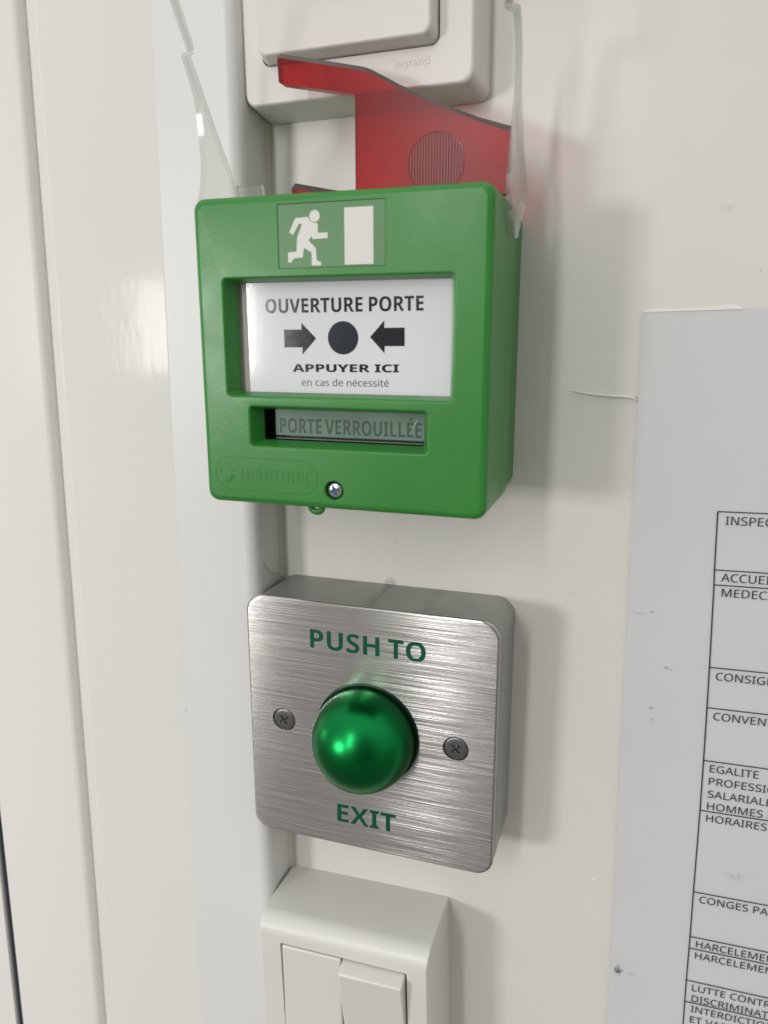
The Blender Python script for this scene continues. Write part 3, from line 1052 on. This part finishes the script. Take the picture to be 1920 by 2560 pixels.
rocker(10.0, 33.0, [(23.5, -131.5), (30.3, -131.5), (30.6, -150), (33.5, -204.4), (23.5, -204.4)])
rocker(33.5, 56.8, [(23.5, -131.2), (28.0, -131.2), (34.6, -133.6), (30.0, -165), (25.5, -204.6), (23.5, -204.6)])
spin(bot, 1.5)

# ---------------------------------------------------------------- printed notice
note = thing('printed_notice', 'white printed sheet with a table of French headings taped to the wall', 'notice', (118.9, 0, 90.9))
TH = math.radians(1.35)


def pt(x, z):                                # sheet coordinates (from its top left corner) -> wall
    return (118.9 + math.cos(TH) * x - math.sin(TH) * z, 90.9 + math.sin(TH) * x + math.cos(TH) * z)


random.seed(4)
bm = bmesh.new()
NX, NZ = 30, 42
W_, H_ = 210.0, 297.0
g = []
for i in range(NX + 1):
    col = []
    for j in range(NZ + 1):
        x, z = W_ * i / NX, -H_ * j / NZ
        X, Z = pt(x, z)
        lift = 0.32 + 0.22 * math.exp(-x / 6.0) + 0.10 * math.sin(z / 31.0 + x / 47.0) ** 2
        col.append((X, lift, Z))
    g.append(col)
fr_ = [[bm.verts.new(V(*c)) for c in col] for col in g]
bk_ = [[bm.verts.new(V(c[0], c[1] - .11, c[2])) for c in col] for col in g]
for i in range(NX):
    for j in range(NZ):
        bm.faces.new((fr_[i][j], fr_[i][j + 1], fr_[i + 1][j + 1], fr_[i + 1][j]))
        bm.faces.new((bk_[i][j], bk_[i + 1][j], bk_[i + 1][j + 1], bk_[i][j + 1]))
edge = [(i, 0) for i in range(NX)] + [(NX, j) for j in range(NZ)] + [(i, NZ) for i in range(NX, 0, -1)] + [(0, j) for j in range(NZ, 0, -1)]
for k_ in range(len(edge)):
    a, b = edge[k_], edge[(k_ + 1) % len(edge)]
    bm.faces.new((fr_[a[0]][a[1]], fr_[b[0]][b[1]], bk_[b[0]][b[1]], bk_[a[0]][a[1]]))


def N(o_):
    o_.location = -note.location
    return o_


N(finish('sheet', bm, M['paper'], note))
bm = bmesh.new()                             # torn strip of an older sheet along the top edge
tx = [0.3, 1.5, 4, 8, 12, 16, 20, 23, 25, 26.5]
th = [0.3, 0.6, 0.75, 0.45, 0.5, 0.65, 0.85, 1.2, 0.9, 0.1]
lo = [bm.verts.new(V(pt(x, -.25)[0], .62, pt(x, -.25)[1])) for x in tx]
hi = [bm.verts.new(V(pt(x + .3, h_)[0], .50, pt(x, h_)[1])) for x, h_ in zip(tx, th)]
for i in range(len(tx) - 1):
    bm.faces.new((lo[i], lo[i + 1], hi[i + 1], hi[i]))
bmesh.ops.recalc_face_normals(bm, faces=bm.faces)
bmesh.ops.solidify(bm, geom=list(bm.faces), thickness=0.00012)
N(finish('torn_edge', bm, M['torn'], note))

PDEP = 0.82
# table rules
bm = bmesh.new()


def rule(xa, za, xb, zb, wd=.17):
    dx, dz = xb - xa, zb - za
    L = math.hypot(dx, dz)
    nx_, nz_ = -dz / L * wd, dx / L * wd
    poly_flat(bm, [(xa - nx_, za - nz_), (xb - nx_, zb - nz_), (xb + nx_, zb + nz_), (xa + nx_, za + nz_)], PDEP)


left = [(144.2, 33.2), (144.9, 15.2), (145.2, 10.5), (146.3, -16.3), (146.8, -29.9), (147.4, -48.2), (147.9, -66.1), (148.5, -96.7), (148.9, -114.2), (149.0, -118.8), (149.2, -131.8), (149.4, -140.5)]
for (x, z) in left + [(150.4, -176), (150.9, -194)]:
    rule(x, z, x + 150, z + 150 * math.tan(math.radians(1.5)))
pts_l = left + [(151.0, -198)]
for (a, b) in zip(pts_l, pts_l[1:]):
    rule(a[0], a[1], b[0], b[1], .19)
rule(206, 34.8, 212, -197, .17)
N(finish('table_lines', bm, M['toner'], note, smooth=False, recalc=False))
lines = []
KX = 1.06


def line(txt, x, zb, cap=2.55):
    lines.append(text_mesh('lettering', txt, x, None, zb, cap, PDEP + .02, M['toner'], note, rot=math.radians(1.5), pivot=(x, zb), kx=KX))
    N(lines[-1])
    return lines[-1]


line('INSPECTION DU', 146.6, 29.35)
line('ACCUEIL', 147.0, 11.75)
line('MEDECINE DU', 147.6, 7.0)
line('CONSIGNES', 148.4, -20.25)
line('CONVENTION', 148.9, -33.75)
line('EGALITE', 149.5, -51.95)
line('PROFESSIONNELLE', 149.6, -56.45)
line('SALARIALE', 149.7, -61.0)
line('HOMMES ET', 149.9, -65.35)
line('HORAIRES', 150.0, -69.75)
line('CONGES PAYES', 150.6, -100.4)
line('HARCELEMENT', 151.0, -117.9)
line('HARCELEMENT', 151.1, -122.4)
line('LUTTE CONTRE', 151.3, -135.55)
line('DISCRIMINATION', 151.5, -139.85)
line('INTERDICTION', 151.6, -144.2)
line('ET VAPOTER', 151.7, -148.5)

# ---------------------------------------------------------------- loose thread
bm = bmesh.new()
tube(bm, [(99.8, 1.6, 67.9), (102.5, 1.2, 67.35), (107, 1.0, 66.75), (112, 1.0, 66.45), (116.0, 1.1, 66.4), (117.8, 1.2, 66.2), (118.7, 1.1, 65.6), (119.2, .7, 64.8)],
     [.22, .30, .34, .40, .46, .45, .36, .2], 8)
th_ = finish('plastic_thread', bm, M['thread'])
th_['label'] = 'short white plastic thread sticking out beside the left edge of the notice'
th_['category'] = 'thread'
